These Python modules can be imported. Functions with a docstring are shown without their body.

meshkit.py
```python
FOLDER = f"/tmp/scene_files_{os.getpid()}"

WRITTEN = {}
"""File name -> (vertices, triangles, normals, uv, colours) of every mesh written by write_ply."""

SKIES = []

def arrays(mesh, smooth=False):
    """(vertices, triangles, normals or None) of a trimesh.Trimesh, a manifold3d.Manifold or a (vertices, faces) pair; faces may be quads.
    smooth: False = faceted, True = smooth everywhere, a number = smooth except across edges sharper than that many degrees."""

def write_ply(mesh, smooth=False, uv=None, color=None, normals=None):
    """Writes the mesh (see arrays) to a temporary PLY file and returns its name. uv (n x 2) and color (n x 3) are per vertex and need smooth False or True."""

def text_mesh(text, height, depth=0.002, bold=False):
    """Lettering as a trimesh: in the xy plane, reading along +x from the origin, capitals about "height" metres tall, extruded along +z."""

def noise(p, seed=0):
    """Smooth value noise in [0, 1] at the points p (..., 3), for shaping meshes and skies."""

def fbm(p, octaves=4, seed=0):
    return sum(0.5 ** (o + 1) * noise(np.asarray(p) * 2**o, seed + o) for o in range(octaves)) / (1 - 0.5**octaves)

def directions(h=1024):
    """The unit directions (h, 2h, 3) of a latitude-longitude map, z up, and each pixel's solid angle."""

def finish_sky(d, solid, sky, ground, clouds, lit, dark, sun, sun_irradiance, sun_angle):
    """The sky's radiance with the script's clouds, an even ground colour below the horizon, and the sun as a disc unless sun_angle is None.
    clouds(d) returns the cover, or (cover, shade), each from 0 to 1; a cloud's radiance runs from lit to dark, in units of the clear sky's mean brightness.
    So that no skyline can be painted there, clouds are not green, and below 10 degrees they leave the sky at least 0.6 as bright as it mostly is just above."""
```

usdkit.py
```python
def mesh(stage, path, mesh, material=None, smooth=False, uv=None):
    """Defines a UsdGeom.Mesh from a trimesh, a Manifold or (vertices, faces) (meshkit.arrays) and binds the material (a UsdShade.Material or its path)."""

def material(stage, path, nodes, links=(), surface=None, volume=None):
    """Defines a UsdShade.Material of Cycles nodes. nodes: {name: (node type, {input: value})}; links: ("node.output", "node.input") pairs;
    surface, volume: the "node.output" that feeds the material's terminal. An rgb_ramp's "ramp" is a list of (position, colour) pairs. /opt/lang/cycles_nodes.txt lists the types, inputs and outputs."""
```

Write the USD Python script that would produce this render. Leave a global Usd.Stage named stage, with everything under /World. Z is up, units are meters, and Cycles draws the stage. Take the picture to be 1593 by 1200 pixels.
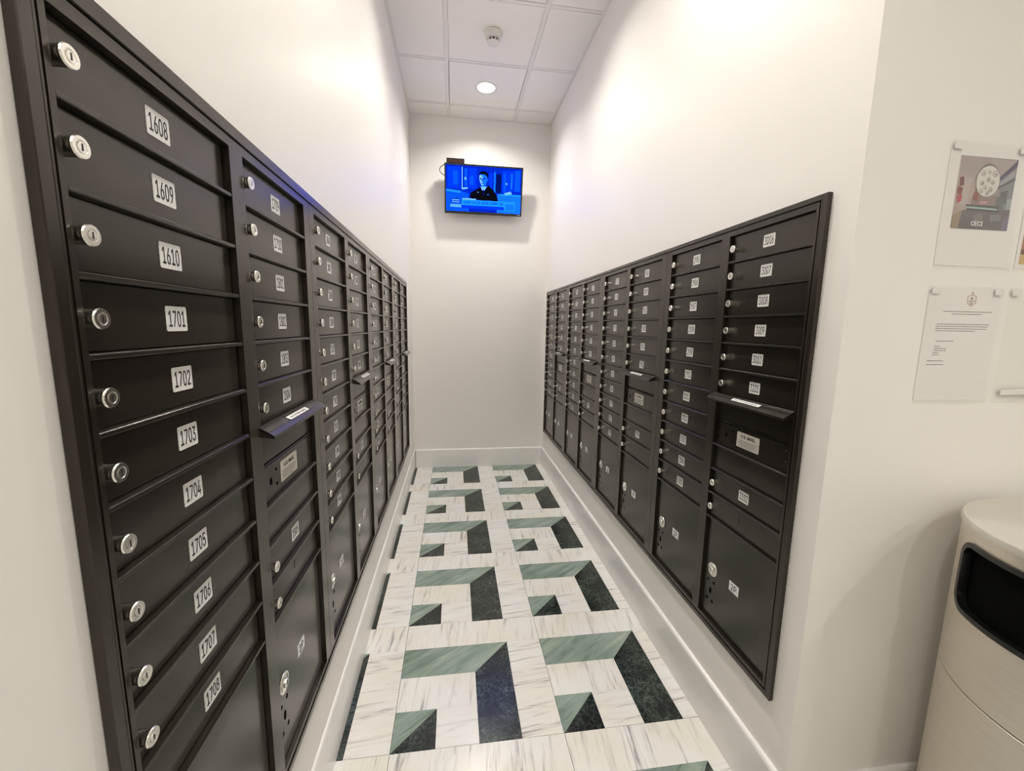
import math, random
import numpy as np
import trimesh
import manifold3d as m3
from shapely.geometry import Polygon, box as sbox, Point
from shapely import affinity
from shapely.geometry.polygon import orient
from pxr import Usd, UsdGeom, UsdLux, UsdShade, Gf, Sdf
import usdkit, meshkit

stage = Usd.Stage.CreateInMemory()
UsdGeom.SetStageUpAxis(stage, UsdGeom.Tokens.z)
UsdGeom.SetStageMetersPerUnit(stage, 1.0)
UsdGeom.Xform.Define(stage, '/World')
UsdGeom.Scope.Define(stage, '/World/Looks')
random.seed(7)
rng = np.random.default_rng(7)

# ------------------------------------------------------------------ camera
EYE = 1.445
cam = UsdGeom.Camera.Define(stage, '/World/camera')
PITCH, YAW, ROLL, FPX = -0.1420, 0.1395, 0.0165, 644.1
cy_, sy_, cp_, sp_ = math.cos(YAW), math.sin(YAW), math.cos(PITCH), math.sin(PITCH)
fwd = np.array([sy_ * cp_, cy_ * cp_, sp_]); rt0 = np.array([cy_, -sy_, 0.0]); up0 = np.cross(rt0, fwd)
right = math.cos(ROLL) * rt0 + math.sin(ROLL) * up0
upv = -math.sin(ROLL) * rt0 + math.cos(ROLL) * up0
cam.AddTransformOp().Set(Gf.Matrix4d(*right, 0, *upv, 0, *(-fwd), 0, 0, 0, EYE, 1))
cam.CreateHorizontalApertureAttr(36.0)
cam.CreateVerticalApertureAttr(36.0 * 1200 / 1593)
cam.CreateFocalLengthAttr(36.0 * FPX / 1593)
cam.CreateClippingRangeAttr(Gf.Vec2f(0.02, 100))
cam.CreateExposureAttr(0.10)

# ------------------------------------------------------------------ light levels (the lamps themselves are built below)
LAMP = 600.0                      # radiance of a corridor downlight lens
LOBBY_LAMP = 590.0               # and of the lobby downlights
LAMP_COLOR = (1.0, 0.957, 0.883)
SCREEN = 11.5                      # brightness of the television picture
CORRIDOR_LAMPS = [(0.26, 3.637), (0.26, 2.417), (0.26, 1.197)]
LOBBY_LAMPS = [(0.15, -0.15), (2.20, -0.75), (0.35, -1.75), (2.10, -1.95), (3.30, -1.15)]

# ------------------------------------------------------------------ room numbers
XL, XR = -0.405, 0.919            # wall faces of the corridor
YB = 4.165                        # face of the end wall
YC = 0.88                         # lobby face of the right wall (the one with the notices)
ZC = EYE + 1.90                   # ceiling
XLOB, YLOB = 4.2, -3.2            # lobby

# ------------------------------------------------------------------ materials
def look(name, nodes, links=(), surface='p.BSDF', **k):
    return usdkit.material(stage, '/World/Looks/' + name, nodes, links, surface=surface, **k)

def plain(name, color, rough=0.5, metal=0.0, **k):
    return look(name, {'p': ('principled_bsdf', dict(base_color=color, roughness=rough, metallic=metal, **k))})

def glow(name, color, strength):
    return look(name, {'e': ('emission', dict(color=color, strength=strength))}, surface='e.emission')

def bumpy(name, color, rough, scale, strength, dist=0.001, var=0.0, metal=0.0, **k):
    n = {'g': ('geometry', {}), 'n': ('noise_texture', dict(scale=scale, detail=3.0)),
         'b': ('bump', dict(strength=strength, distance=dist)),
         'p': ('principled_bsdf', dict(base_color=color, roughness=rough, metallic=metal, **k))}
    l = [('g.position', 'n.vector'), ('n.fac', 'b.height'), ('b.normal', 'p.normal')]
    if var:
        lo = tuple(c * (1 - var) for c in color); hi = tuple(min(1, c * (1 + var)) for c in color)
        n['r'] = ('rgb_ramp', dict(ramp=[(0.3, lo), (0.7, hi)]))
        l += [('n.fac', 'r.fac'), ('r.color', 'p.base_color')]
    return look(name, n, l)

M = {}
M['wall'] = bumpy('wall_paint', (0.895, 0.868, 0.832), 0.42, 160, 0.05, 0.0006, specular_ior_level=0.4)
M['trim'] = bumpy('trim_paint', (0.90, 0.885, 0.86), 0.22, 60, 0.03, 0.0005)
M['ceiling'] = bumpy('ceiling_board', (0.92, 0.90, 0.865), 0.9, 240, 0.15, 0.001)
M['grid'] = plain('grid_paint', (0.84, 0.815, 0.78), 0.5)
M['steel'] = bumpy('dark_bronze_paint', (0.014, 0.0105, 0.0078), 0.24, 900, 0.03, 0.0004, specular_ior_level=0.62, specular_tint=(1.0, 0.93, 0.86), sheen_weight=0.13, sheen_roughness=0.35, sheen_tint=(1.0, 0.9, 0.78))
M['steel_door'] = bumpy('dark_bronze_door_paint', (0.014, 0.0105, 0.0076), 0.21, 900, 0.03, 0.0004, specular_ior_level=0.62, specular_tint=(1.0, 0.93, 0.86), sheen_weight=0.13, sheen_roughness=0.35, sheen_tint=(1.0, 0.9, 0.78))
M['void'] = plain('black_void', (0.004, 0.004, 0.004), 0.8)
M['chrome'] = plain('lock_chrome', (0.82, 0.80, 0.74), 0.22, 1.0)
M['silver'] = plain('number_plate_silver', (0.80, 0.795, 0.77), 0.45)
M['ink'] = plain('ink_black', (0.02, 0.02, 0.02), 0.6)
M['ink_grey'] = plain('ink_grey', (0.20, 0.18, 0.18), 0.7)
M['sticker'] = plain('sticker_cream', (0.78, 0.76, 0.68), 0.5)
M['sticker_white'] = plain('sticker_white', (0.85, 0.85, 0.83), 0.5)
M['plastic'] = plain('white_plastic', (0.80, 0.78, 0.74), 0.45)
M['slot'] = plain('grey_slot', (0.10, 0.095, 0.09), 0.7)
M['tv'] = plain('tv_black', (0.012, 0.012, 0.014), 0.3)
M['black'] = plain('gloss_black', (0.006, 0.006, 0.006), 0.18)
M['inner'] = plain('dark_liner', (0.003, 0.003, 0.003), 0.9, specular_ior_level=0.05)
M['tape'] = plain('clear_tape', (0.80, 0.775, 0.745), 0.25)
M['paper'] = plain('paper', (0.87, 0.845, 0.835), 0.7)
M['grout'] = plain('grout', (0.42, 0.38, 0.33), 0.9)
M['lens'] = glow('lamp_lens', LAMP_COLOR, LAMP)
M['lobby_lens'] = glow('lobby_lamp_lens', LAMP_COLOR, LOBBY_LAMP)

M['stainless'] = look('brushed_stainless', {
    'g': ('geometry', {}), 'm': ('mapping', dict(scale=(9, 9, 160))), 'n': ('noise_texture', dict(scale=1.0, detail=4.0)),
    'r': ('rgb_ramp', dict(ramp=[(0.25, (0.70, 0.64, 0.56)), (0.75, (0.76, 0.70, 0.62))])),
    'p': ('principled_bsdf', dict(metallic=0.9, roughness=0.42))},
    [('g.position', 'm.vector'), ('m.vector', 'n.vector'), ('n.fac', 'r.fac'), ('r.color', 'p.base_color')])
M['lid'] = plain('lid_satin_metal', (0.70, 0.67, 0.62), 0.5, 0.6)

M['acrylic'] = look('clear_acrylic', {
    't': ('transparent_bsdf', dict(color=(0.995, 0.995, 0.99))), 'g': ('glossy_bsdf', dict(color=(1, 1, 1), roughness=0.08)),
    'w': ('layer_weight', dict(blend=0.5)), 'q': ('math', dict(math_type='power', value2=4.0)), 'f': ('math', dict(math_type='multiply_add', value2=0.5, value3=0.03)), 'x': ('mix_closure', {})},
    [('w.facing', 'q.value1'), ('q.value', 'f.value1'), ('f.value', 'x.fac'), ('t.BSDF', 'x.closure1'), ('g.BSDF', 'x.closure2')], surface='x.closure')

def stone(name, scale, rot, ramp, tint, rough=0.22, distortion=0.5, detail=5.0):
    """Marble cut so that its veins run one way; every piece takes its own place in the block."""
    return look(name, {
        'g': ('geometry', {}), 'o': ('object_info', {}),
        'k': ('math', dict(math_type='multiply', value2=37.0)), 'c': ('combine_xyz', {}),
        'a': ('vector_math', dict(math_type='add')),
        'm0': ('mapping', dict(rotation=rot)), 'm': ('mapping', dict(scale=scale)),
        'n': ('noise_texture', dict(scale=1.0, detail=detail, roughness=0.62, distortion=distortion)),
        'r': ('rgb_ramp', dict(ramp=ramp)),
        'n2': ('noise_texture', dict(scale=5.0, detail=2.0)),
        'r2': ('rgb_ramp', dict(ramp=[(0.38, tint), (0.62, (1, 1, 1))])),
        'x': ('mix', dict(mix_type='multiply', fac=1.0)),
        'p': ('principled_bsdf', dict(roughness=rough))},
        [('o.random', 'k.value1'), ('k.value', 'c.x'), ('k.value', 'c.y'), ('k.value', 'c.z'), ('g.position', 'a.vector1'), ('c.vector', 'a.vector2'),
         ('a.vector', 'm0.vector'), ('m0.vector', 'm.vector'), ('m.vector', 'n.vector'), ('n.fac', 'r.fac'), ('a.vector', 'n2.vector'), ('n2.fac', 'r2.fac'),
         ('r.color', 'x.color1'), ('r2.color', 'x.color2'), ('x.color', 'p.base_color')])

WHITE = [(0.21, (0.17, 0.175, 0.19)), (0.31, (0.42, 0.415, 0.42)), (0.385, (0.73, 0.715, 0.70)), (0.48, (0.86, 0.85, 0.83)), (1, (0.89, 0.88, 0.86))]
M['marble_y'] = stone('white_marble_veins_along', (50, 4.2, 3), (0, 0, 0.10), WHITE, (0.97, 0.945, 0.88))
M['marble_x'] = stone('white_marble_veins_across', (4.2, 50, 3), (0, 0, -0.10), WHITE, (0.97, 0.95, 0.90))
LIGHTG = [(0.22, (0.11, 0.15, 0.13)), (0.40, (0.22, 0.29, 0.25)), (0.52, (0.31, 0.385, 0.335)), (0.62, (0.36, 0.42, 0.36)), (0.74, (0.55, 0.585, 0.51))]
M['green'] = stone('light_green_marble', (3.0, 26, 5), (0, 0, -0.62), LIGHTG, (0.80, 0.84, 0.80), distortion=0.9)

M['dark'] = look('dark_green_marble', {
    'g': ('geometry', {}), 'n0': ('noise_texture', dict(scale=14.0, detail=3.0)),
    'mx': ('mix', dict(mix_type='linear_light', fac=0.10)),
    'v': ('voronoi_texture', dict(feature='distance_to_edge', scale=30.0)),
    'r': ('rgb_ramp', dict(ramp=[(0.0, (0.095, 0.120, 0.105)), (0.04, (0.038, 0.052, 0.044)), (0.16, (0.016, 0.023, 0.019)), (1, (0.010, 0.014, 0.012))])),
    'n1': ('noise_texture', dict(scale=9.0, detail=4.0)),
    'r1': ('rgb_ramp', dict(ramp=[(0.35, (0.35, 0.35, 0.35)), (0.65, (1.3, 1.3, 1.3))])),
    'x': ('mix', dict(mix_type='multiply', fac=1.0)),
    'p': ('principled_bsdf', dict(roughness=0.2))},
    [('g.position', 'n0.vector'), ('g.position', 'mx.color1'), ('n0.color', 'mx.color2'), ('mx.color', 'v.vector'), ('v.distance', 'r.fac'),
     ('g.position', 'n1.vector'), ('n1.fac', 'r1.fac'), ('r.color', 'x.color1'), ('r1.color', 'x.color2'), ('x.color', 'p.base_color')])

# ------------------------------------------------------------------ naming, tagging
taken = {}
def numbered(path):
    n = taken.get(path, 0); taken[path] = n + 1
    return path if n == 0 else f'{path}_{n:03d}'

def obj(name, mesh, mat, parent=None, smooth=False):
    base = (str(parent.GetPath()) if parent else '/World') + '/' + name
    return usdkit.mesh(stage, numbered(base), mesh, M[mat] if isinstance(mat, str) else mat, smooth=smooth).GetPrim()

def tag(p, label=None, cat=None, group=None, kind=None):
    for k, v in (('label', label), ('category', cat), ('group', group), ('kind', kind)):
        if v: p.SetCustomDataByKey(k, v)
    return p

def thing(name, label, cat, loc=(0, 0, 0), rotz=0.0, group=None, rotx=None, kind=None):
    x = UsdGeom.Xform.Define(stage, numbered('/World/' + name))
    x.AddTranslateOp().Set(Gf.Vec3d(*map(float, loc)))
    if rotz: x.AddRotateZOp().Set(float(rotz))
    if rotx: x.AddRotateXOp().Set(float(rotx))
    return tag(x.GetPrim(), label, cat, group, kind)

# ------------------------------------------------------------------ shapes
def bx(x0, x1, y0, y1, z0, z1):
    m = trimesh.creation.box((x1 - x0, y1 - y0, z1 - z0))
    m.apply_translation(((x0 + x1) / 2, (y0 + y1) / 2, (z0 + z1) / 2)); return m

def cb(x0, x1, y0, y1, z0, z1, c=0.0008):
    """box with chamfered edges"""
    p = []
    for i, (xa, xs) in enumerate(((x0, 1), (x1, -1))):
        for ya, ys in ((y0, 1), (y1, -1)):
            for za, zs in ((z0, 1), (z1, -1)):
                p += [(xa, ya + ys * c, za + zs * c), (xa + xs * c, ya, za + zs * c), (xa + xs * c, ya + ys * c, za)]
    return trimesh.convex.convex_hull(np.array(p))

def M3(m):
    return m3.Manifold(m3.Mesh(np.asarray(m.vertices, np.float32), np.asarray(m.faces, np.uint32)))

def sub(a, *bs):
    r = M3(a)
    for b in bs: r = r - (b if isinstance(b, m3.Manifold) else M3(b))
    o = r.to_mesh(); return trimesh.Trimesh(o.vert_properties[:, :3], o.tri_verts, process=False)

def cat(*ms): return trimesh.util.concatenate(list(ms))

def move(m, x=0, y=0, z=0):
    m = m.copy(); m.apply_translation((x, y, z)); return m

def face(m):
    """from the drawing plane (x right, y up, z to the viewer) to an upright thing whose front looks along -y"""
    v = np.asarray(m.vertices); m = m.copy(); m.vertices = np.c_[v[:, 0], -v[:, 2], v[:, 1]]; return m

def lathe(profile, n=24):
    m = trimesh.creation.revolve(np.array(profile, float), sections=n)
    if m.volume < 0: m.invert()
    return m

def ext(poly, h, z=0.0):
    ps = getattr(poly, 'geoms', [poly])
    m = cat(*[trimesh.creation.extrude_polygon(p, h, engine='earcut') for p in ps if p.area > 1e-9])
    m.apply_translation((0, 0, z)); return m

def rrect(x0, x1, y0, y1, r, q=4):
    return sbox(x0 + r, y0 + r, x1 - r, y1 - r).buffer(r, quad_segs=q)

def tube(pts, r, n=8):
    """a round wire along a polyline"""
    p = np.array(pts, float); t = np.gradient(p, axis=0); t /= np.linalg.norm(t, axis=1)[:, None]
    a = np.cross(t, [0.31, 0.2, 0.93]); a /= np.linalg.norm(a, axis=1)[:, None]; b = np.cross(t, a)
    an = np.arange(n) * 2 * np.pi / n
    v = (p[:, None] + r * (np.cos(an)[None, :, None] * a[:, None] + np.sin(an)[None, :, None] * b[:, None])).reshape(-1, 3)
    f = []
    for i in range(len(p) - 1):
        for j in range(n):
            k = (j + 1) % n
            f += [(i * n + j, i * n + k, (i + 1) * n + k), (i * n + j, (i + 1) * n + k, (i + 1) * n + j)]
    for j in range(1, n - 1):
        f += [(0, j + 1, j), ((len(p) - 1) * n, (len(p) - 1) * n + j, (len(p) - 1) * n + j + 1)]
    return trimesh.Trimesh(v, np.array(f), process=False)

texts = {}
def lettering(s, h, width=None, depth=0.0004, bold=False):
    """upright lettering centred on the origin, squeezed to the width"""
    k = (s, bold)
    if k not in texts: texts[k] = meshkit.text_mesh(s, 1.0, 1.0, bold)
    m = texts[k].copy(); v = np.asarray(m.vertices).copy()
    v[:, 0] -= (v[:, 0].min() + v[:, 0].max()) / 2; v[:, 1] -= (v[:, 1].min() + v[:, 1].max()) / 2
    hh = v[:, 1].max() - v[:, 1].min(); ww = v[:, 0].max() - v[:, 0].min()
    v[:, 1] *= h / hh; v[:, 0] *= (width / ww) if width else h / hh; v[:, 2] *= depth
    m.vertices = v; return face(m)

# ------------------------------------------------------------------ room shell
WT = 0.46
ROW, T0, HOLE = 0.0889, -0.005, 1.3474      # rows of a mailbox unit, the opening's height
COLW, COLB, OPENW, UNIT = 0.330, 0.376, 0.706, 0.789
ZTL, ZTR = EYE + 0.309, EYE + 0.306
YL0, YR0 = 0.5112, 0.9848                    # near ends of the openings
SIDE, HEAD, SILL = 0.008, 0.016, 0.012       # steel around the openings at the ends of a bank
LEN = 3 * UNIT + OPENW

def structure(name, mesh, mat, label, cat_):
    return tag(obj(name, mesh, mat), label, cat_, kind='structure')

def niche(x0, x1, y0, zt):
    e = 0.002
    return bx(x0, x1, y0 - SIDE - e, y0 + LEN + SIDE + e, zt - HOLE - SILL - e, zt + HEAD + e)

structure('wall_left', sub(bx(XL - WT, XL, YLOB, YB + 0.2, 0, ZC + 0.1), niche(XL - 0.40, XL + 0.1, YL0, ZTL)), 'wall',
          'long white painted wall on the left that holds the nearer mailbox bank', 'wall')
structure('wall_right', sub(bx(XR, 2.4, YC, YB + 0.2, 0, ZC + 0.1), niche(XR - 0.1, XR + 0.40, YR0, ZTR)), 'wall',
          'white painted wall on the right holding mailboxes, its end facing the lobby with notices', 'wall')
structure('wall_back', bx(XL, XR, YB, YB + 0.2, 0, ZC + 0.1), 'wall', 'white end wall of the corridor behind the television', 'wall')
structure('wall_lobby', bx(2.4, XLOB + 0.1, YC, YC + 0.15, 0, ZC + 0.1), 'wall', 'lobby wall carrying on to the right of the notices, out of frame', 'wall')
structure('wall_lobby_side', bx(XLOB, XLOB + 0.1, YLOB, YC, 0, ZC + 0.1), 'wall', 'side wall of the lobby, out of frame', 'wall')
structure('wall_front', bx(XL - WT, XLOB + 0.1, YLOB - 0.1, YLOB, 0, ZC + 0.1), 'wall', 'lobby wall behind the camera, out of frame', 'wall')

# baseboards: flat board with a rounded top
def board(length, thick=0.014):
    k = thick / 0.014
    prof = Polygon([(0, 0), (0.014 * k, 0), (0.014 * k, 0.178), (0.0125 * k, 0.184), (0.009 * k, 0.188), (0.004 * k, 0.190), (0, 0.190)])
    m = trimesh.creation.extrude_polygon(prof, length, engine='earcut')
    v = np.asarray(m.vertices); m.vertices = np.c_[v[:, 2], -v[:, 0], v[:, 1]]; return m     # along +x, out towards -y
def placed(m, ang, x, y):
    m = m.copy(); m.apply_transform(trimesh.transformations.rotation_matrix(math.radians(ang), (0, 0, 1))); m.apply_translation((x, y, 0)); return m
structure('baseboard_left', placed(board(YB - YLOB, 0.009), 90, XL, YLOB), 'trim', 'white baseboard under the left mailboxes', 'baseboard')
structure('baseboard_right', placed(board(YB - YC + 0.014), -90, XR, YB), 'trim', 'white baseboard under the right mailboxes', 'baseboard')
structure('baseboard_back', placed(board(XR - XL - 0.028), 0, XL + 0.014, YB), 'trim', 'white baseboard along the end wall under the television', 'baseboard')
structure('baseboard_lobby', placed(board(XLOB - XR + 0.0), 0, XR, YC), 'trim', 'white baseboard on the lobby wall behind the waste bin', 'baseboard')

# ------------------------------------------------------------------ floor: inlaid marble tiles, each piece its own
floor = thing('floor', 'floor of white marble tiles inlaid with light and dark green angular stone strips', 'floor', kind='structure')
obj('bed', bx(XL - WT, XLOB + 0.1, YLOB - 0.1, YB + 0.2, -0.12, -0.0112), 'grout', floor)
area = sbox(XL, YC, XR, YB).union(sbox(XL, YLOB, XLOB, YC))
MOD = 0.6097; Q = MOD / 4
X0, Y0 = -0.2222, 1.2555
PIECES = [
    ('marble_tile', 'marble_y', [(0, 3), (4, 3), (4, 4), (0, 4)]),
    ('marble_tile', 'marble_x', [(3, 0), (4, 0), (4, 3), (3, 3)]),
    ('marble_tile', 'marble_y', [(0, 1), (2, 1), (2, 2), (0, 2)]),
    ('marble_tile', 'marble_x', [(1, 0), (2, 0), (2, 1), (1, 1)]),
    ('green_inlay', 'green', [(0, 2), (2, 2), (3, 3), (0, 3)]),
    ('dark_inlay', 'dark', [(2, 0), (3, 0), (3, 3), (2, 2)]),
    ('green_inlay', 'green', [(0, 0), (1, 1), (0, 1)]),
    ('dark_inlay', 'dark', [(0, 0), (1, 0), (1, 1)])]
rest = {}
for i in range(-1, 8):
    for j in range(-8, 6):
        ox, oy = X0 + i * MOD, Y0 + j * MOD
        cell = sbox(ox + 0.0009, oy + 0.0009, ox + MOD - 0.0009, oy + MOD - 0.0009).intersection(area)
        if cell.is_empty: continue
        near = oy + MOD > 0.95 and ox < XR
        for name, mat, pts in PIECES:
            g = Polygon([(ox + a * Q, oy + b * Q) for a, b in pts]).buffer(-0.00022, join_style=2).intersection(cell)
            if g.is_empty or g.area < 2e-5 or g.geom_type != 'Polygon': continue
            if near:
                zz = float(rng.uniform(-0.0002, 0.0))
                obj(name, ext(g, 0.011, -0.011 + zz), mat, floor)
            else:
                rest.setdefault(mat, []).append(ext(g, 0.011, -0.011))
for mat, ms in rest.items():
    tag(obj('lobby_paving', cat(*ms), mat, floor), kind='stuff')

# ------------------------------------------------------------------ ceiling: lay-in boards on a steel grid
ceil = thing('ceiling', 'suspended ceiling of square white boards on a pale metal grid', 'ceiling', kind='structure')
obj('deck', bx(XL - WT, XLOB + 0.1, YLOB - 0.1, YB + 0.2, ZC + 0.15, ZC + 0.2), 'ceiling', ceil)
GX, GY, GM, BW = -0.048, 3.940, 0.6097, 0.024
xs = [GX + k * GM for k in range(-1, 8)]; ys = [GY + k * GM for k in range(-12, 2)]
lob = []
for i in range(len(xs)):
    for j in range(len(ys)):
        for part in (sbox(XL, YC, XR, YB), sbox(XL, YLOB, XLOB, YC)):
            g = sbox(xs[i] + 0.003, ys[j] + 0.003, xs[i] + GM - 0.003, ys[j] + GM - 0.003).intersection(part)
            if g.is_empty or g.area < 1e-4: continue
            a, b, c, d = g.bounds
            drop = float(rng.uniform(0, 0.0012))
            gap = lambda v, edge: 0.013 if abs(v - edge) < 0.004 else 0.0
            m = cb(a + gap(a, xs[i]), c - gap(c, xs[i] + GM), b + gap(b, ys[j]), d - gap(d, ys[j] + GM), ZC - 0.001 + drop, ZC + 0.009, 0.0012)
            for lx, ly in CORRIDOR_LAMPS + LOBBY_LAMPS:
                if a < lx < c and b < ly < d:
                    m = sub(m, move(trimesh.creation.cylinder(0.0745, 0.1, sections=40), lx, ly, ZC))
            m = cat(m, cb(a, c, b, d, ZC + 0.0035, ZC + 0.009, 0.0005)) if not any(a < lx < c and b < ly < d for lx, ly in CORRIDOR_LAMPS + LOBBY_LAMPS) else m
            if part.bounds[1] == YC: obj('ceiling_board', m, 'ceiling', ceil)
            else: lob.append(m)
tag(obj('lobby_boards', cat(*lob), 'ceiling', ceil), kind='stuff')
def tee(x0, x1, y0, y1):
    return cat(cb(x0, x1, y0, y1, ZC, ZC + 0.003, 0.0006))
for x in xs:
    if XL < x < XR: obj('grid_bar', tee(x - BW / 2, x + BW / 2, YLOB, YB), 'grid', ceil)
    elif XR < x < XLOB: obj('grid_bar', tee(x - BW / 2, x + BW / 2, YLOB, YC), 'grid', ceil)
for y in ys:
    if YC < y < YB:
        cuts = [XL] + [x for x in xs if XL < x < XR] + [XR]
        for a, b in zip(cuts[:-1], cuts[1:]):
            obj('grid_bar', tee(a + BW / 2, b - BW / 2, y - BW / 2, y + BW / 2), 'grid', ceil)
    elif YLOB < y <= YC: obj('grid_bar', tee(XL, XLOB, y - BW / 2, y + BW / 2), 'grid', ceil)
for x0, x1, y0, y1 in ((XL, XL + 0.02, YLOB, YB), (XR - 0.02, XR, YC, YB), (XL + 0.02, XR - 0.02, YB - 0.02, YB)):
    obj('wall_angle', cb(x0, x1, y0, y1, ZC - 0.0012, ZC + 0.0015, 0.0005), 'grid', ceil)

# ------------------------------------------------------------------ downlights
def downlight(x, y, label, lens='lens', deep=0.044):
    t = thing('downlight', label, 'ceiling light', (x, y, ZC))
    obj('trim_ring', lathe([(0.070, -0.004), (0.078, -0.007), (0.090, -0.004), (0.092, -0.0005), (0.092, 0.0), (0.070, 0.0)], 40), 'plastic', t, smooth=40)
    obj('reflector', lathe([(0.070, -0.004), (0.0735, -0.004), (0.0575, deep + 0.008), (0, deep + 0.008), (0, deep + 0.002), (0.054, deep + 0.002)], 40), 'plastic', t, smooth=40)
    obj('lens', lathe([(0, deep + 0.0005), (0.0525, deep + 0.0005), (0.0525, deep - 0.004), (0.03, deep - 0.0055), (0, deep - 0.006)], 40), lens, t, smooth=40)
downlight(*CORRIDOR_LAMPS[0], 'round lit downlight in the ceiling board in front of the television')
downlight(*CORRIDOR_LAMPS[1], 'round lit corridor downlight just above the top of the frame')
downlight(*CORRIDOR_LAMPS[2], 'round lit downlight at the mouth of the corridor, above the frame')
for p, w_ in zip(LOBBY_LAMPS, ('front left', 'front middle', 'rear left', 'rear middle', 'far right')):
    downlight(*p, f'round lit lobby downlight out of frame, {w_} of the five', 'lobby_lens', 0.04)

# ------------------------------------------------------------------ smoke detector
t = thing('smoke_detector', 'white round smoke detector on the ceiling board nearer than the downlight', 'smoke detector', (0.259, 2.999, ZC - 0.001))
obj('base', lathe([(0, 0), (0.058, 0), (0.060, -0.004), (0.060, -0.010), (0.056, -0.016), (0, -0.016)], 40), 'plastic', t, smooth=40)
obj('housing', lathe([(0, -0.016), (0.050, -0.016), (0.052, -0.030), (0.050, -0.038), (0.044, -0.040), (0, -0.040)], 40), 'plastic', t, smooth=40)
obj('sensor_core', lathe([(0, -0.040), (0.030, -0.040), (0.026, -0.058), (0, -0.058)], 32), 'slot', t, smooth=40)
for k in range(10):
    a = k * 2 * math.pi / 10
    m = cb(0.033, 0.040, -0.004, 0.004, -0.060, -0.040, 0.0008); m.apply_transform(trimesh.transformations.rotation_matrix(a, (0, 0, 1)))
    obj('fin', m, 'plastic', t)
obj('cap', lathe([(0, -0.058), (0.041, -0.058), (0.041, -0.062), (0.030, -0.068), (0.018, -0.071), (0, -0.072)], 40), 'plastic', t, smooth=40)

# ------------------------------------------------------------------ mailbox banks
FACE = 0.010                # face of the steel stands this far out of the wall
REC = 0.012                 # doors sit this far behind that face
def ztop(k): return 0.0 if k == 0 else -(k * ROW + T0)

lock_mesh = face(lathe([(0, 0), (0.0100, 0), (0.0100, 0.0155), (0.0116, 0.0172), (0.0120, 0.0190), (0.0110, 0.0207), (0.0072, 0.0207),
                        (0.0066, 0.0198), (0.0058, 0.0198), (0.0054, 0.0211), (0, 0.0213)], 24))
keyway_mesh = bx(-0.0006, 0.0006, -0.0217, -0.0205, -0.0036, 0.0036)
disc_mesh = face(lathe([(0, 0), (0.0235, 0), (0.0250, 0.0010), (0.0245, 0.0022), (0.0200, 0.0030), (0.0105, 0.0032), (0.0100, 0.0075), (0.0085, 0.0090), (0, 0.0092)], 32))
disc_key = cat(bx(-0.0008, 0.0008, -0.0098, -0.0085, -0.0055, 0.0055), bx(-0.019, -0.0175, -0.0036, -0.0025, -0.008, 0.004), bx(0.014, 0.0155, -0.0036, -0.0025, 0.004, 0.014))
plate_mesh = face(ext(rrect(-0.0230, 0.0230, -0.0180, 0.0180, 0.0025, 3), 0.0007))
parcel_plate_mesh = face(ext(rrect(-0.0235, 0.0235, -0.0170, 0.0170, 0.0015, 3), 0.0007))
def disc(x, z, r, rz=None, n=14):
    p = Point(0, 0).buffer(r, quad_segs=4)
    if rz: p = affinity.scale(p, 1, rz / r)
    return move(face(ext(p, 0.0004)), x, 0, z)
parcel_holes = (disc(0.016, 0.036, 0.0055), disc(-0.016, 0.035, 0.0055), disc(0, 0, 0.0066, 0.0125), disc(0.015, -0.036, 0.0055), disc(-0.016, -0.037, 0.0055))
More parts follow.
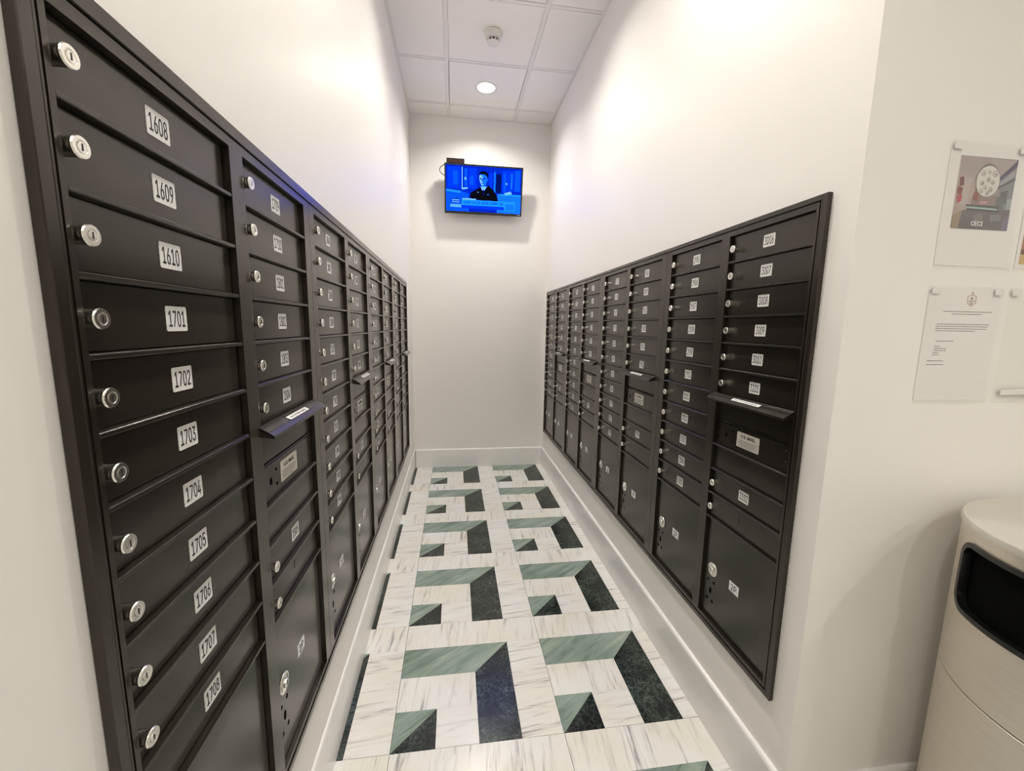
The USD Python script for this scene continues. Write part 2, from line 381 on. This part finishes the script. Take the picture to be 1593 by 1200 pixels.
mail_holes = (disc(0.015, 0.0, 0.0042), disc(0.015, -0.033, 0.0042), disc(0.085, 0.002, 0.0042), disc(0.086, -0.032, 0.0042), disc(0.055, -0.016, 0.0058, 0.0090))
side_holes = (disc(0.312, 0.002, 0.0025), disc(0.314, -0.030, 0.0025))
usmail_sheet = face(ext(rrect(-0.0505, 0.0505, -0.0250, 0.0250, 0.003, 3), 0.0006))
usmail_print = []
for k, (w, off) in enumerate(((0.086, 0), (0.080, 0), (0.088, 0), (0.074, -0.004), (0.084, 0), (0.060, -0.009))):
    zc = -0.001 - k * 0.0039; x = -w / 2 + off
    while x < w / 2 + off - 0.004:
        d = float(rng.uniform(0.004, 0.010)); usmail_print.append(bx(x, min(x + d, w / 2 + off), -0.0004, 0, zc - 0.0005, zc + 0.0005)); x += d + 0.0013
usmail_print = cat(*usmail_print)
usmail_words = move(lettering('U.S. MAIL', 0.0100, 0.064, bold=True), 0, 0, 0.0125)
hood_prof = Polygon([(0.0, 0.0), (0.008, -0.0042), (0.0085, -0.0052), (0.0095, -0.0050), (0.019, -0.0108), (0.0195, -0.0118), (0.0205, -0.0116), (0.031, -0.0190),
                     (0.031, -0.0250), (0.029, -0.0250), (0.028, -0.0205), (0.0, -0.0040)])
def prism(poly, x0, x1):
    m = trimesh.creation.extrude_polygon(poly, x1 - x0, engine='earcut')
    v = np.asarray(m.vertices); m.vertices = np.c_[v[:, 2] + x0, -v[:, 0], v[:, 1]]; return m
def hood_mesh(w): return cat(prism(hood_prof, -0.012, w), prism(Polygon([(0, -0.002), (0.0295, -0.0195), (0.0295, -0.0245), (0, -0.020)]), -0.012, -0.0095),
                            prism(Polygon([(0, -0.002), (0.0295, -0.0195), (0.0295, -0.0245), (0, -0.020)]), w - 0.0025, w))
SLOPE = math.atan2(0.0148, 0.031)
def on_hood(m):
    """lays an upright front (facing -y) down on the hood's sloping top"""
    m = m.copy(); m.apply_transform(trimesh.transformations.rotation_matrix(-(math.pi / 2 - SLOPE), (1, 0, 0))); return m
hood_sheet = on_hood(face(ext(rrect(-0.062, 0.062, -0.0065, 0.0065, 0.003, 3), 0.0005)))
hood_words = on_hood(move(lettering('OUTGOING MAIL', 0.0062, 0.100), 0, -0.0006, 0))

def floor_no(i): return f'{i // 10}{i % 10 + 1:02d}'

def mailbox_unit(side, k, first, label):
    """k counts from the left as one faces the bank; first is the running number of its first box"""
    left_bank = side == 'L'
    cwa, cb0 = (0.337, 0.3845) if left_bank else (0.330, 0.372)      # the first column's width, the second's start
    lu, pu = (0.0120, 0.171) if left_bank else (0.0275, 0.165)       # lock and plate across a door
    pq = 0.004 if left_bank else 0.003
    width = lambda x: cwa if x == 0 else OPENW - cb0
    zt = ZTL if left_bank else ZTR
    o = YL0 + k * UNIT if left_bank else YR0 + LEN - k * UNIT      # world y of the opening's left edge
    fx = XL + FACE if left_bank else XR - FACE
    u = thing('mailbox_unit', label, 'mailboxes', (fx, o, zt), 90 if left_bank else -90)
    near = (k < 2) if left_bank else (k > 1)
    half = (UNIT - OPENW) / 2
    l = SIDE if k == 0 else half - 0.0008
    r = SIDE if k == 3 else half - 0.0008
    frame = sub(bx(-l, OPENW + r, 0, 0.030, -HOLE - SILL, HEAD), bx(0, cwa, -0.1, 0.1, -HOLE, 0), bx(cb0, OPENW, -0.1, 0.1, -HOLE, 0))
    obj('face_frame', frame, 'steel', u)
    obj('housing', bx(-l + 0.001, OPENW + r - 0.001, 0.0301, 0.385, -HOLE - SILL + 0.001, HEAD - 0.001), 'void', u)
    num = first
    def bar(x, z, h=0.0068, y0=0.0006):
        obj('crossbar', cb(x + 0.0003, x + width(x) - 0.0003, y0, 0.022, z - h / 2, z + h / 2, 0.0012), 'steel', u)
    def door(x, a, b, name='mailbox_door'):
        return obj(name, cb(x + 0.0025, x + width(x) - 0.0025, REC, REC + 0.004, ztop(b) + 0.0050 if b < 99 else -HOLE + 0.002, ztop(a) - (0.0050 if a else 0.002), 0.001), 'steel_door', u)
    def lock(d, x, z):
        obj('lock', move(lock_mesh, x + lu, REC, z), 'chrome', d, smooth=40)
        if near: obj('keyway', move(keyway_mesh, x + lu, REC, z), 'ink', d)
    def tenant(x, a):
        nonlocal num
        d = door(x, a, a + 1); z = (ztop(a) + ztop(a + 1)) / 2
        lock(d, x, z - 0.002)
        obj('number_plate', move(plate_mesh, x + pu, REC, z), 'silver', d)
        obj('number', move(lettering(floor_no(num), 0.0235, 0.036), x + pu, REC - 0.0007, z), 'ink', d)
        num += 1
    def parcel(x, word):
        d = door(x, 11, 99, 'parcel_door')
        obj('lock_disc', move(disc_mesh, x + 0.045 + pq, REC, -1.163), 'chrome', d, smooth=40)
        obj('key_slots', move(disc_key, x + 0.045 + pq, REC, -1.163), 'ink', d)
        for q in parcel_holes: obj('key_hole', move(q, x + 0.041 + pq, REC, -1.246), 'inner', d)
        obj('number_plate', move(parcel_plate_mesh, x + 0.159 + pq, REC, -1.161), 'silver', d)
        obj('number', move(lettering(word, 0.022, 0.026), x + 0.159 + pq, REC - 0.0007, -1.161), 'ink', d)
    for a in range(11): tenant(0, a)
    for a in range(1, 12): bar(0, ztop(a))
    parcel(0, '1P')
    x = cb0
    for a in range(6): tenant(x, a)
    for a in range(1, 12):
        if a != 7: bar(x, ztop(a))
        else: bar(x + 0.0, ztop(a), 0.003, 0.010)
    sl = door(x, 6, 7, 'mail_slot_plate')
    hood = obj('hood', move(hood_mesh(width(x) + 0.004), x, 0.001, -0.5215), 'steel', sl)
    obj('hood_label', move(hood_sheet, x + 0.165, 0.001 - 0.0150, -0.5215 - 0.0072), 'sticker_white', sl)
    obj('hood_lettering', move(hood_words, x + 0.165, 0.001 - 0.0150, -0.5215 - 0.0072), 'ink_grey', sl)
    lp = door(x, 7, 8, 'master_lock_panel')
    for q in mail_holes: obj('key_hole', move(q, x, REC, -0.645), 'inner', lp)
    for q in side_holes: obj('rivet', move(q, x, REC, -0.641), 'slot', lp)
    obj('mail_sticker', move(usmail_sheet, x + 0.1585, REC, -0.659), 'sticker', lp)
    obj('sticker_lettering', move(usmail_words, x + 0.1585, REC - 0.0006, -0.659), 'ink', lp)
    obj('sticker_print', move(usmail_print, x + 0.1585, REC - 0.0006, -0.659), 'ink_grey', lp)
    door(x, 8, 9, 'blank_panel')
    tenant(x, 9)
    d = door(x, 10, 11, 'key_box_door'); lock(d, x, (ztop(10) + ztop(11)) / 2)
    obj('card_slot', bx(x + 0.154, x + 0.1556, REC - 0.0004, REC, -0.932, -0.912), 'inner', d)
    parcel(x, '2P')
    return num

W4 = ['nearest the camera', 'second from the camera', 'third from the camera', 'farthest from the camera']
n = 167
for k in range(4):
    a = floor_no(n); b = floor_no(n + 17)
    n = mailbox_unit('L', k, n, f'black mailbox unit on left wall, {W4[k]}, boxes {a} to {b}')
n = 311 - 71
for k in range(4):
    a = floor_no(n); b = floor_no(n + 17)
    n = mailbox_unit('R', k, n, f'black mailbox unit on right wall, {W4[3 - k]}, boxes {a} to {b}')

def surround(side, label):
    """the bronze moulding that covers the joint between a bank and the wall"""
    zt, y0, x, rz = (ZTL, YL0, XL, 90) if side == 'L' else (ZTR, YR0 + LEN, XR, -90)
    t = thing('mailbox_surround', label, 'frame', (x, y0, zt), rz)
    a, top, bot, wid = -SIDE - 0.0045, HEAD + 0.0022, -HOLE - SILL - 0.0022, 0.021
    ta, tt, tb = a - wid, top + (0.022 if side == 'L' else 0.014), bot - 0.017
    e = LEN + SIDE + 0.0045; te = e + wid
    P = 0.013
    def lip(x0, x1, z0, z1): return cb(x0, x1, -P, -0.0003, z0, z1, 0.0012)
    obj('stile', lip(ta, a - 0.005, tb, tt), 'steel', t)
    obj('bead', cb(a - 0.0045, a, -P + 0.001, -0.0003, bot + 0.0003, top - 0.0003, 0.001), 'steel', t)
    obj('stile', lip(e + 0.005, te, tb, tt), 'steel', t)
    obj('bead', cb(e, e + 0.0045, -P + 0.001, -0.0003, bot + 0.0003, top - 0.0003, 0.001), 'steel', t)
    obj('rail', lip(a - 0.005, e + 0.005, top, tt), 'steel', t)
    obj('rail', lip(a - 0.005, e + 0.005, tb, bot), 'steel', t)
surround('L', 'black metal moulding framing the mailbox bank on the left wall')
surround('R', 'black metal moulding framing the mailbox bank on the right wall')

# ------------------------------------------------------------------ television
TVW, TVH, TILT = 0.715, 0.416, 9.7
TVC = (0.2745, 4.025, EYE + 1.235)
tv = thing('television', 'black flat television on the end wall showing a blue news picture', 'television', TVC, rotx=TILT)
hw, hh = TVW / 2, TVH / 2
obj('casing', cat(sub(cb(-hw, hw, 0, 0.030, -hh, hh, 0.002), bx(-hw + 0.013, hw - 0.013, -0.01, 0.003, -hh + 0.020, hh - 0.013)),
                  cb(-hw + 0.10, hw - 0.10, 0.030, 0.058, -hh + 0.03, hh - 0.12, 0.006)), 'tv', tv)
obj('maker_badge', move(face(ext(rrect(-0.012, 0.012, -0.002, 0.002, 0.001), 0.0005)), hw - 0.026, 0, -hh + 0.009), 'silver', tv)
SW, SH = TVW - 0.026, TVH - 0.033
PX = {}
def px(color):
    if color not in PX: PX[color] = glow('screen_tone_%02d' % len(PX), color, SCREEN)
    return PX[color]
def sp(pts): return Polygon([((s - 0.5) * SW, (0.5 - v) * SH + 0.0035) for s, v in pts])
def srect(a, b, c, d): return sp([(a, c), (b, c), (b, d), (a, d)])
def sell(cx, cy, rx, ry): return affinity.translate(affinity.scale(Point(0, 0).buffer(1, quad_segs=8), rx * SW, ry * SH), (cx - 0.5) * SW, (0.5 - cy) * SH + 0.0035)
DEEP, BLUE, MID, SKY, CYAN, PALE, NAVY, SUIT = (0.0, 0.0020, 0.055), (0.0, 0.0040, 0.16), (0.0002, 0.0085, 0.26), (0.0006, 0.017, 0.33), (0.001, 0.027, 0.28), (0.018, 0.050, 0.30), (0.0, 0.0006, 0.012), (0.0003, 0.0003, 0.0006)
screen = obj('screen', move(face(ext(srect(0, 1, 0, 1), 0.0006)), 0, 0.0030, 0), px(DEEP), tv)
layer = [0]
def pic(name, poly, color):
    layer[0] += 1
    obj(name, move(face(ext(poly, 0.00025)), 0, 0.0024 - 0.00003 * layer[0], 0), px(color), screen)
for a, b, c, d, col in ((0.02, 0.19, 0.04, 0.50, BLUE), (0.09, 0.16, 0.12, 0.42, MID), (0.24, 0.28, 0.06, 0.44, MID), (0.30, 0.40, 0.05, 0.48, BLUE), (0.31, 0.36, 0.22, 0.40, MID),
                        (0.57, 0.61, 0.12, 0.50, BLUE), (0.63, 0.655, 0.10, 0.55, SKY), (0.655, 0.73, 0.14, 0.55, NAVY), (0.74, 0.90, 0.06, 0.50, BLUE), (0.76, 0.79, 0.12, 0.55, MID), (0.86, 0.88, 0.12, 0.45, SKY), (0.91, 0.985, 0.04, 0.5, MID)):
    pic('backdrop_panel', srect(a, b, c, d), col)
pic('flagpole', srect(0.205, 0.218, 0.03, 0.50), PALE)
pic('emblem', sell(0.252, 0.275, 0.014, 0.03), PALE); pic('emblem', sell(0.80, 0.34, 0.012, 0.024), PALE)
pic('desk', sp([(0, 0.52), (0.19, 0.55), (0.30, 0.60), (0.30, 1), (0, 1)]), MID)
pic('desk_edge', sp([(0, 0.52), (0.19, 0.55), (0.19, 0.60), (0, 0.57)]), CYAN)
pic('desk', sp([(0.68, 0.58), (1, 0.58), (1, 1), (0.68, 1)]), SKY)
pic('desk_edge', sp([(0.70, 0.57), (1, 0.57), (1, 0.61), (0.70, 0.61)]), CYAN)
pic('papers', sp([(0.77, 0.55), (0.86, 0.50), (0.88, 0.56), (0.79, 0.59)]), PALE); pic('papers', sp([(0.20, 0.48), (0.29, 0.46), (0.28, 0.50), (0.21, 0.52)]), PALE)
pic('suit', sp([(0.30, 0.78), (0.325, 0.58), (0.40, 0.50), (0.445, 0.455), (0.53, 0.44), (0.56, 0.40), (0.63, 0.50), (0.675, 0.62), (0.70, 0.78)]), SUIT)
pic('shirt', sp([(0.455, 0.43), (0.54, 0.42), (0.515, 0.50), (0.49, 0.535), (0.465, 0.48)]), PALE)
pic('tie', sp([(0.485, 0.50), (0.502, 0.50), (0.508, 0.60), (0.492, 0.62)]), NAVY)
pic('ear', sell(0.548, 0.27, 0.011, 0.035), MID)
pic('hair', sell(0.492, 0.19, 0.064, 0.095), SUIT)
pic('face', sp([(0.437, 0.18), (0.455, 0.165), (0.505, 0.165), (0.535, 0.20), (0.54, 0.30), (0.525, 0.39), (0.495, 0.43), (0.465, 0.41), (0.445, 0.34), (0.435, 0.26)]), SKY)
pic('face_light', sp([(0.437, 0.19), (0.47, 0.18), (0.485, 0.25), (0.48, 0.33), (0.49, 0.41), (0.465, 0.40), (0.447, 0.34), (0.437, 0.26)]), PALE)
pic('eye', sell(0.458, 0.262, 0.013, 0.016), NAVY); pic('eye', sell(0.503, 0.258, 0.013, 0.016), NAVY)
pic('nose', sp([(0.476, 0.26), (0.484, 0.26), (0.486, 0.315), (0.466, 0.318)]), BLUE); pic('mouth', sp([(0.458, 0.352), (0.495, 0.350), (0.49, 0.364), (0.462, 0.366)]), NAVY)
pic('pin', sell(0.42, 0.56, 0.008, 0.01), PALE); pic('pin', sell(0.555, 0.60, 0.010, 0.012), CYAN)
pic('caption_bar', srect(0.215, 0.395, 0.705, 0.735), PALE)
pic('caption_band', srect(0.205, 0.925, 0.735, 0.86), CYAN)
pic('caption_band', srect(0.205, 0.925, 0.86, 0.925), BLUE)
for k in range(36):
    x = 0.235 + k * 0.0148
    if k % 8 == 7: continue
    pic('caption_mark', srect(x, x + float(rng.uniform(0.006, 0.011)), 0.765, 0.825), MID)
pic('channel_box', srect(0.775, 0.925, 0.74, 0.945), CYAN); pic('channel_box', srect(0.795, 0.91, 0.79, 0.93), SKY)
pic('logo_box', srect(0.065, 0.185, 0.72, 0.835), BLUE)
for c in (0.74, 0.785):
    for k in range(6): pic('logo_mark', srect(0.078 + k * 0.017, 0.089 + k * 0.017, c, c + 0.028), PALE)
pic('clock_bar', srect(0.055, 0.20, 0.845, 0.915), (0.009, 0.038, 0.30))
tag(obj('wall_bracket', cat(cb(TVC[0] - 0.10, TVC[0] + 0.10, YB - 0.012, YB - 0.0005, TVC[2] - 0.10, TVC[2] + 0.10, 0.002), cb(TVC[0] - 0.03, TVC[0] + 0.03, TVC[1] + 0.062, YB - 0.012, TVC[2] - 0.05, TVC[2] + 0.03, 0.003)), 'tv'),
    'black metal wall bracket behind the television', 'bracket')
b = thing('set_top_box', 'small black set-top box lying on top of the television at its left', 'set-top box', TVC, rotx=TILT)
obj('case', cb(-hw + 0.018, -hw + 0.178, -0.002, 0.055, hh + 0.0005, hh + 0.040, 0.004), 'tv', b)
obj('front_strip', cb(-hw + 0.03, -hw + 0.165, -0.0028, -0.0015, hh + 0.012, hh + 0.026, 0.0005), plain('dark_red_window', (0.05, 0.012, 0.008), 0.25), b)
c = thing('cable', 'thin black cable looping out at the left of the television', 'cable', TVC, rotx=TILT)
s = np.linspace(0, 1, 18)
obj('cord', tube([(-hw + 0.005 - 0.048 * math.sin(math.pi * a) ** 0.8, 0.036, hh - 0.008 - 0.095 * a) for a in s], 0.0032), 'tv', c, smooth=60)

# ------------------------------------------------------------------ waste bin
BX, BY, BR = 1.387, 0.577, 0.270
bin_ = thing('waste_bin', 'tall round brushed metal waste bin with wide black mouth by the notice wall', 'bin', (BX, BY, 0))
obj('plinth', lathe([(0, 0), (BR - 0.012, 0), (BR - 0.012, 0.03), (0, 0.03)], 72), 'black', bin_, smooth=40)
obj('drum', lathe([(0, 0.03), (BR - 0.002, 0.03), (BR, 0.032), (BR, 0.638), (BR - 0.003, 0.6405), (0, 0.6405)], 96), 'stainless', bin_, smooth=40)
# upper drum: a shell with a rounded mouth cut through it
def shell(r1, r0, z0, z1, n=96):
    m = lathe([(r0, z0), (r1, z0), (r1, z1), (r0, z1), (r0, z0)], n); return M3(m)
A0, A1 = math.radians(141.5), math.radians(247)
def mouth(grow, r0, r1):
    s0, s1 = A0 * BR - grow, A1 * BR + grow
    poly = rrect(s0, s1, 0.815 - grow, 0.970 + grow, 0.035 + grow, 8)
    cs = m3.CrossSection([np.array(orient(poly).exterior.coords)[:-1]])
    man = m3.Manifold.extrude(cs, r1 - r0).refine_to_length(0.02)
    def w(v):
        v = np.asarray(v); a = v[:, 0] / BR; r = r0 + v[:, 2]
        return np.c_[r * np.cos(a), r * np.sin(a), v[:, 1]]
    out = man.warp_batch(w)
    return out if out.volume() > 0 else out.mirror((0, 0, 0))
def tm(man):
    o = man.to_mesh(); return trimesh.Trimesh(o.vert_properties[:, :3], o.tri_verts, process=False)
hole = mouth(0.0, BR - 0.05, BR + 0.03)
obj('hood_drum', tm(shell(BR, BR - 0.004, 0.6425, 1.004) - mouth(0.004, BR - 0.05, BR + 0.03)), 'stainless', bin_, smooth=30)
obj('mouth_bezel', tm(mouth(0.0075, BR - 0.012, BR + 0.0045) - mouth(-0.004, BR - 0.05, BR + 0.03)), 'black', bin_, smooth=30)
obj('liner', lathe([(0, 0.66), (BR - 0.014, 0.66), (BR - 0.014, 0.99), (0, 0.99)], 72), 'inner', bin_, smooth=40)
obj('lid', lathe([(0, 1.0045), (BR + 0.003, 1.0045), (BR + 0.004, 1.012), (BR + 0.001, 1.0195), (BR - 0.006, 1.022), (BR - 0.02, 1.0215), (0, 1.0215)], 96), 'lid', bin_, smooth=40)

# ------------------------------------------------------------------ notices on the lobby wall
def holder(x0, x1, z0, z1, label):
    t = thing('sign_holder', label, 'sign holder', ((x0 + x1) / 2, YC, z0))
    w, h = (x1 - x0) / 2, z1 - z0
    obj('front_sheet', cb(-w, w, -0.0050, -0.0038, 0, h, 0.0003), 'acrylic', t)
    obj('bottom_fold', cb(-w, w, -0.0066, -0.0003, -0.004, -0.0001, 0.0008), 'acrylic', t)
    for s in (-1, 1): obj('tape', move(face(ext(rrect(-0.012, 0.012, -0.007, 0.007, 0.002), 0.0002)), s * (w - 0.018), -0.0051, h - 0.012), 'tape', t)
    return t
holder(1.139, 1.359, 1.604, 1.888, 'clear holder round the shop flyer, upper left of the notices')
holder(1.139, 1.359, 1.272, 1.560, 'clear holder round the printed letter, below the flyer')
holder(1.374, 1.594, 1.604, 1.888, 'clear holder at the right frame edge, upper row')
e_ = holder(1.374, 1.594, 1.272, 1.560, 'empty clear holder at the right frame edge, lower row')
obj('card_ledge', cb(-0.09, 0.10, -0.010, -0.0064, 0.018, 0.032, 0.001), 'tape', e_)

def sheet(name, x0, x1, z0, z1, label, cat_):
    t = thing(name, label, cat_, ((x0 + x1) / 2, YC - 0.0010, (z0 + z1) / 2))
    w, h = (x1 - x0) / 2, (z1 - z0) / 2
    obj('paper_sheet', bx(-w, w, 0, 0.0003, -h, h), 'paper', t)
    return t, w, h

fl, w, h = sheet('flyer', 1.142, 1.356, 1.608, 1.884, 'white flyer with a mauve grey shop photo and a white oval', 'flyer')
PC = (1.253 - (1.142 + 1.356) / 2, 1.776 - (1.608 + 1.884) / 2); PW, PH = 0.162, 0.163
INK = {}
def ink(c):
    if c not in INK: INK[c] = plain('print_tone_%02d' % len(INK), c, 0.55)
    return INK[c]
lay = [0]
def printed(t, name, poly, color, step=0.00004):
    lay[0] += 1
    obj(name, move(face(ext(poly, 0.00012)), 0, -0.00002 - step * lay[0], 0), ink(color), t)
def pp(pts): return Polygon([(PC[0] + (a - 0.5) * PW, PC[1] + (0.5 - b) * PH) for a, b in pts])
def pe(cx, cy, rx, ry): return affinity.translate(affinity.scale(Point(0, 0).buffer(1, quad_segs=6), rx * PW, ry * PH), PC[0] + (cx - 0.5) * PW, PC[1] + (0.5 - cy) * PH)
for nm, pts, col in (
    ('photo', [(0, 0), (1, 0), (1, 1), (0, 1)], (0.34, 0.29, 0.30)),
    ('photo_ceiling', [(0, 0), (1, 0.02), (0.72, 0.30), (0.42, 0.25), (0.25, 0.30), (0, 0.25)], (0.42, 0.36, 0.36)),
    ('photo_wall', [(0, 0.22), (0.30, 0.30), (0.36, 0.62), (0.18, 0.75), (0, 0.82)], (0.46, 0.37, 0.35)),
    ('photo_wall', [(0.10, 0.30), (0.24, 0.30), (0.22, 0.66), (0.10, 0.68)], (0.50, 0.44, 0.43)),
    ('photo_shelf', [(0.72, 0.30), (1, 0.16), (1, 0.86), (0.80, 0.74)], (0.24, 0.25, 0.28)),
    ('photo_beam', [(0.70, 0.28), (1, 0), (1, 0.10), (0.72, 0.32)], (0.09, 0.07, 0.15)),
    ('photo_shelf', [(0.74, 0.33), (0.98, 0.15), (0.98, 0.23), (0.75, 0.38)], (0.38, 0.38, 0.43)),
    ('photo_beam', [(0.72, 0.39), (1, 0.25), (1, 0.28), (0.72, 0.42)], (0.10, 0.09, 0.11)),
    ('photo_shelf', [(0.78, 0.46), (0.90, 0.43), (0.90, 0.62), (0.78, 0.60)], (0.13, 0.13, 0.14)),
    ('photo_shelf', [(0.92, 0.55), (1, 0.55), (1, 0.80), (0.92, 0.78)], (0.36, 0.42, 0.43)),
    ('photo_counter', [(0.30, 0.52), (0.72, 0.52), (0.78, 0.66), (0.28, 0.66)], (0.30, 0.22, 0.22)),
    ('photo_counter', [(0.72, 0.52), (0.86, 0.55), (0.86, 0.72), (0.72, 0.68)], (0.15, 0.16, 0.17)),
    ('photo_flowers', [(0.03, 0.30), (0.10, 0.28), (0.12, 0.40), (0.05, 0.42)], (0.20, 0.08, 0.08)),
    ('photo_flowers', [(0.02, 0.42), (0.11, 0.44), (0.10, 0.54), (0.02, 0.52)], (0.25, 0.07, 0.07)),
    ('photo_flowers', [(0.02, 0.55), (0.12, 0.54), (0.11, 0.62), (0.05, 0.65)], (0.55, 0.10, 0.13)),
    ('photo_flowers', [(0.32, 0.47), (0.40, 0.50), (0.39, 0.60), (0.31, 0.60)], (0.30, 0.11, 0.10)),
    ('photo_floor', [(0.18, 0.74), (1, 0.70), (1, 1), (0, 1), (0, 0.88)], (0.155, 0.14, 0.15)),
    ('photo_floor', [(0, 0.82), (0.16, 0.74), (0.12, 1), (0, 1)], (0.33, 0.25, 0.18)),
    ('photo_table', [(0.20, 0.66), (0.78, 0.66), (0.78, 0.75), (0.24, 0.74)], (0.09, 0.095, 0.10)),
    ('photo_table_edge', [(0.21, 0.685), (0.76, 0.695), (0.76, 0.72), (0.21, 0.71)], (0.38, 0.50, 0.48)),
    ('photo_book', [(0.43, 0.61), (0.56, 0.60), (0.56, 0.635), (0.43, 0.645)], (0.60, 0.30, 0.33)),
    ('photo_chair', [(0.36, 0.80), (0.50, 0.77), (0.55, 0.86), (0.40, 0.90)], (0.23, 0.21, 0.21)),
    ('photo_chair', [(0.66, 0.78), (0.84, 0.78), (0.86, 0.86), (0.66, 0.88)], (0.24, 0.235, 0.25)),
    ('photo_shade', [(0.90, 0.84), (1, 0.80), (1, 1), (0.88, 1)], (0.19, 0.18, 0.27))):
    printed(fl, nm, pp(pts), col)
printed(fl, 'oval', pe(0.515, 0.315, 0.205, 0.225), (0.20, 0.17, 0.17))
printed(fl, 'oval', pe(0.518, 0.328, 0.203, 0.213), (0.74, 0.71, 0.68))
for a, b, r in ((0.42, 0.22, 0.04), (0.52, 0.20, 0.030), (0.62, 0.22, 0.045), (0.48, 0.42, 0.03), (0.42, 0.47, 0.03), (0.58, 0.44, 0.035), (0.52, 0.30, 0.03), (0.60, 0.34, 0.03), (0.42, 0.36, 0.03), (0.53, 0.49, 0.025)):
    printed(fl, 'oval_ring', pe(a, b, r, r).difference(pe(a, b, r * 0.72, r * 0.72)), (0.36, 0.33, 0.31))
    printed(fl, 'oval_dot', pe(a + 0.006, b + 0.004, r * 0.38, r * 0.38), (0.33, 0.30, 0.29))
obj('lettering', move(lettering('CECI', 0.0105, 0.034, 0.0002, bold=True), PC[0] - 0.012, -0.0031, PC[1] - 0.069), 'paper', fl)

lt, w, h = sheet('printed_letter', 1.1425, 1.3565, 1.276, 1.556, 'white printed letter with small red crest above lines of text', 'letter')
def line(x0, x1, z, tall=0.0016):
    x = x0; ms = []
    while x < x1 - 0.002:
        d = float(rng.uniform(0.005, 0.014)); ms.append(bx(x, min(x + d, x1), -0.0002, 0, z - tall / 2, z + tall / 2)); x += d + 0.0016
    return cat(*ms)
for x0, x1, z, g in ((-0.058, 0.085, 0.083, 'ink_grey'), (-0.033, 0.055, 0.077, 'ink_grey'), (-0.072, 0.082, 0.052, 'ink_grey'), (-0.074, 0.083, 0.0465, 'ink_grey'), (-0.074, 0.077, 0.041, 'ink_grey'), (-0.073, 0.045, 0.0355, 'ink_grey'),
                     (-0.067, -0.015, 0.010, 'ink_grey'), (-0.068, -0.052, -0.003, 'ink_grey'), (-0.069, -0.031, -0.0085, 'ink_grey'), (-0.069, -0.033, -0.0135, 'ink_grey'), (-0.070, -0.052, -0.0190, 'ink_grey'), (-0.071, -0.052, -0.0240, 'ink_grey'),
                     (-0.083, -0.036, -0.039, 'ink_grey'), (-0.083, -0.033, -0.0485, 'ink_grey')):
    obj('text_line', line(x0, x1, z), g, lt)
CR = (0.45, 0.27, 0.25)
def crest(poly): return move(face(ext(poly, 0.00015)), 0.019, 0, 0.112)
shield = Polygon([(-0.013, 0.009), (0, 0.014), (0.013, 0.009), (0.013, -0.006), (0.008, -0.012), (0, -0.016), (-0.008, -0.012), (-0.013, -0.006)])
obj('crest', crest(shield.difference(shield.buffer(-0.0018))), ink(CR), lt)
obj('crest', crest(Polygon([(-0.006, 0.001), (0, 0.009), (0.006, 0.001)])), ink(CR), lt)
obj('crest', crest(Polygon([(-0.009, -0.002), (0.009, -0.002), (0.008, -0.0045), (-0.008, -0.0045)])), ink(CR), lt)
obj('crest', crest(Polygon([(-0.006, -0.007), (0.006, -0.007), (0, -0.013)])), ink(CR), lt)
obj('crest', crest(Polygon([(-0.004, 0.016), (0, 0.020), (0.004, 0.016), (0, 0.0145)])), ink(CR), lt)

fd, w, h = sheet('food_flyer', 1.377, 1.591, 1.608, 1.884, 'white flyer with brown and yellow food photo at right frame edge', 'flyer')
lay[0] = 0
for nm, b_, col in (('food_photo', (-0.096, 0.096, -0.128, -0.030), (0.42, 0.20, 0.10)), ('food_photo', (-0.096, 0.096, -0.128, -0.104), (0.62, 0.42, 0.16)), ('food_photo', (-0.096, 0.096, -0.104, -0.092), (0.16, 0.05, 0.03)), ('food_photo', (-0.08, 0.07, -0.085, -0.05), (0.52, 0.27, 0.13))):
    printed(fd, nm, sbox(b_[0], b_[2], b_[1], b_[3]), col)
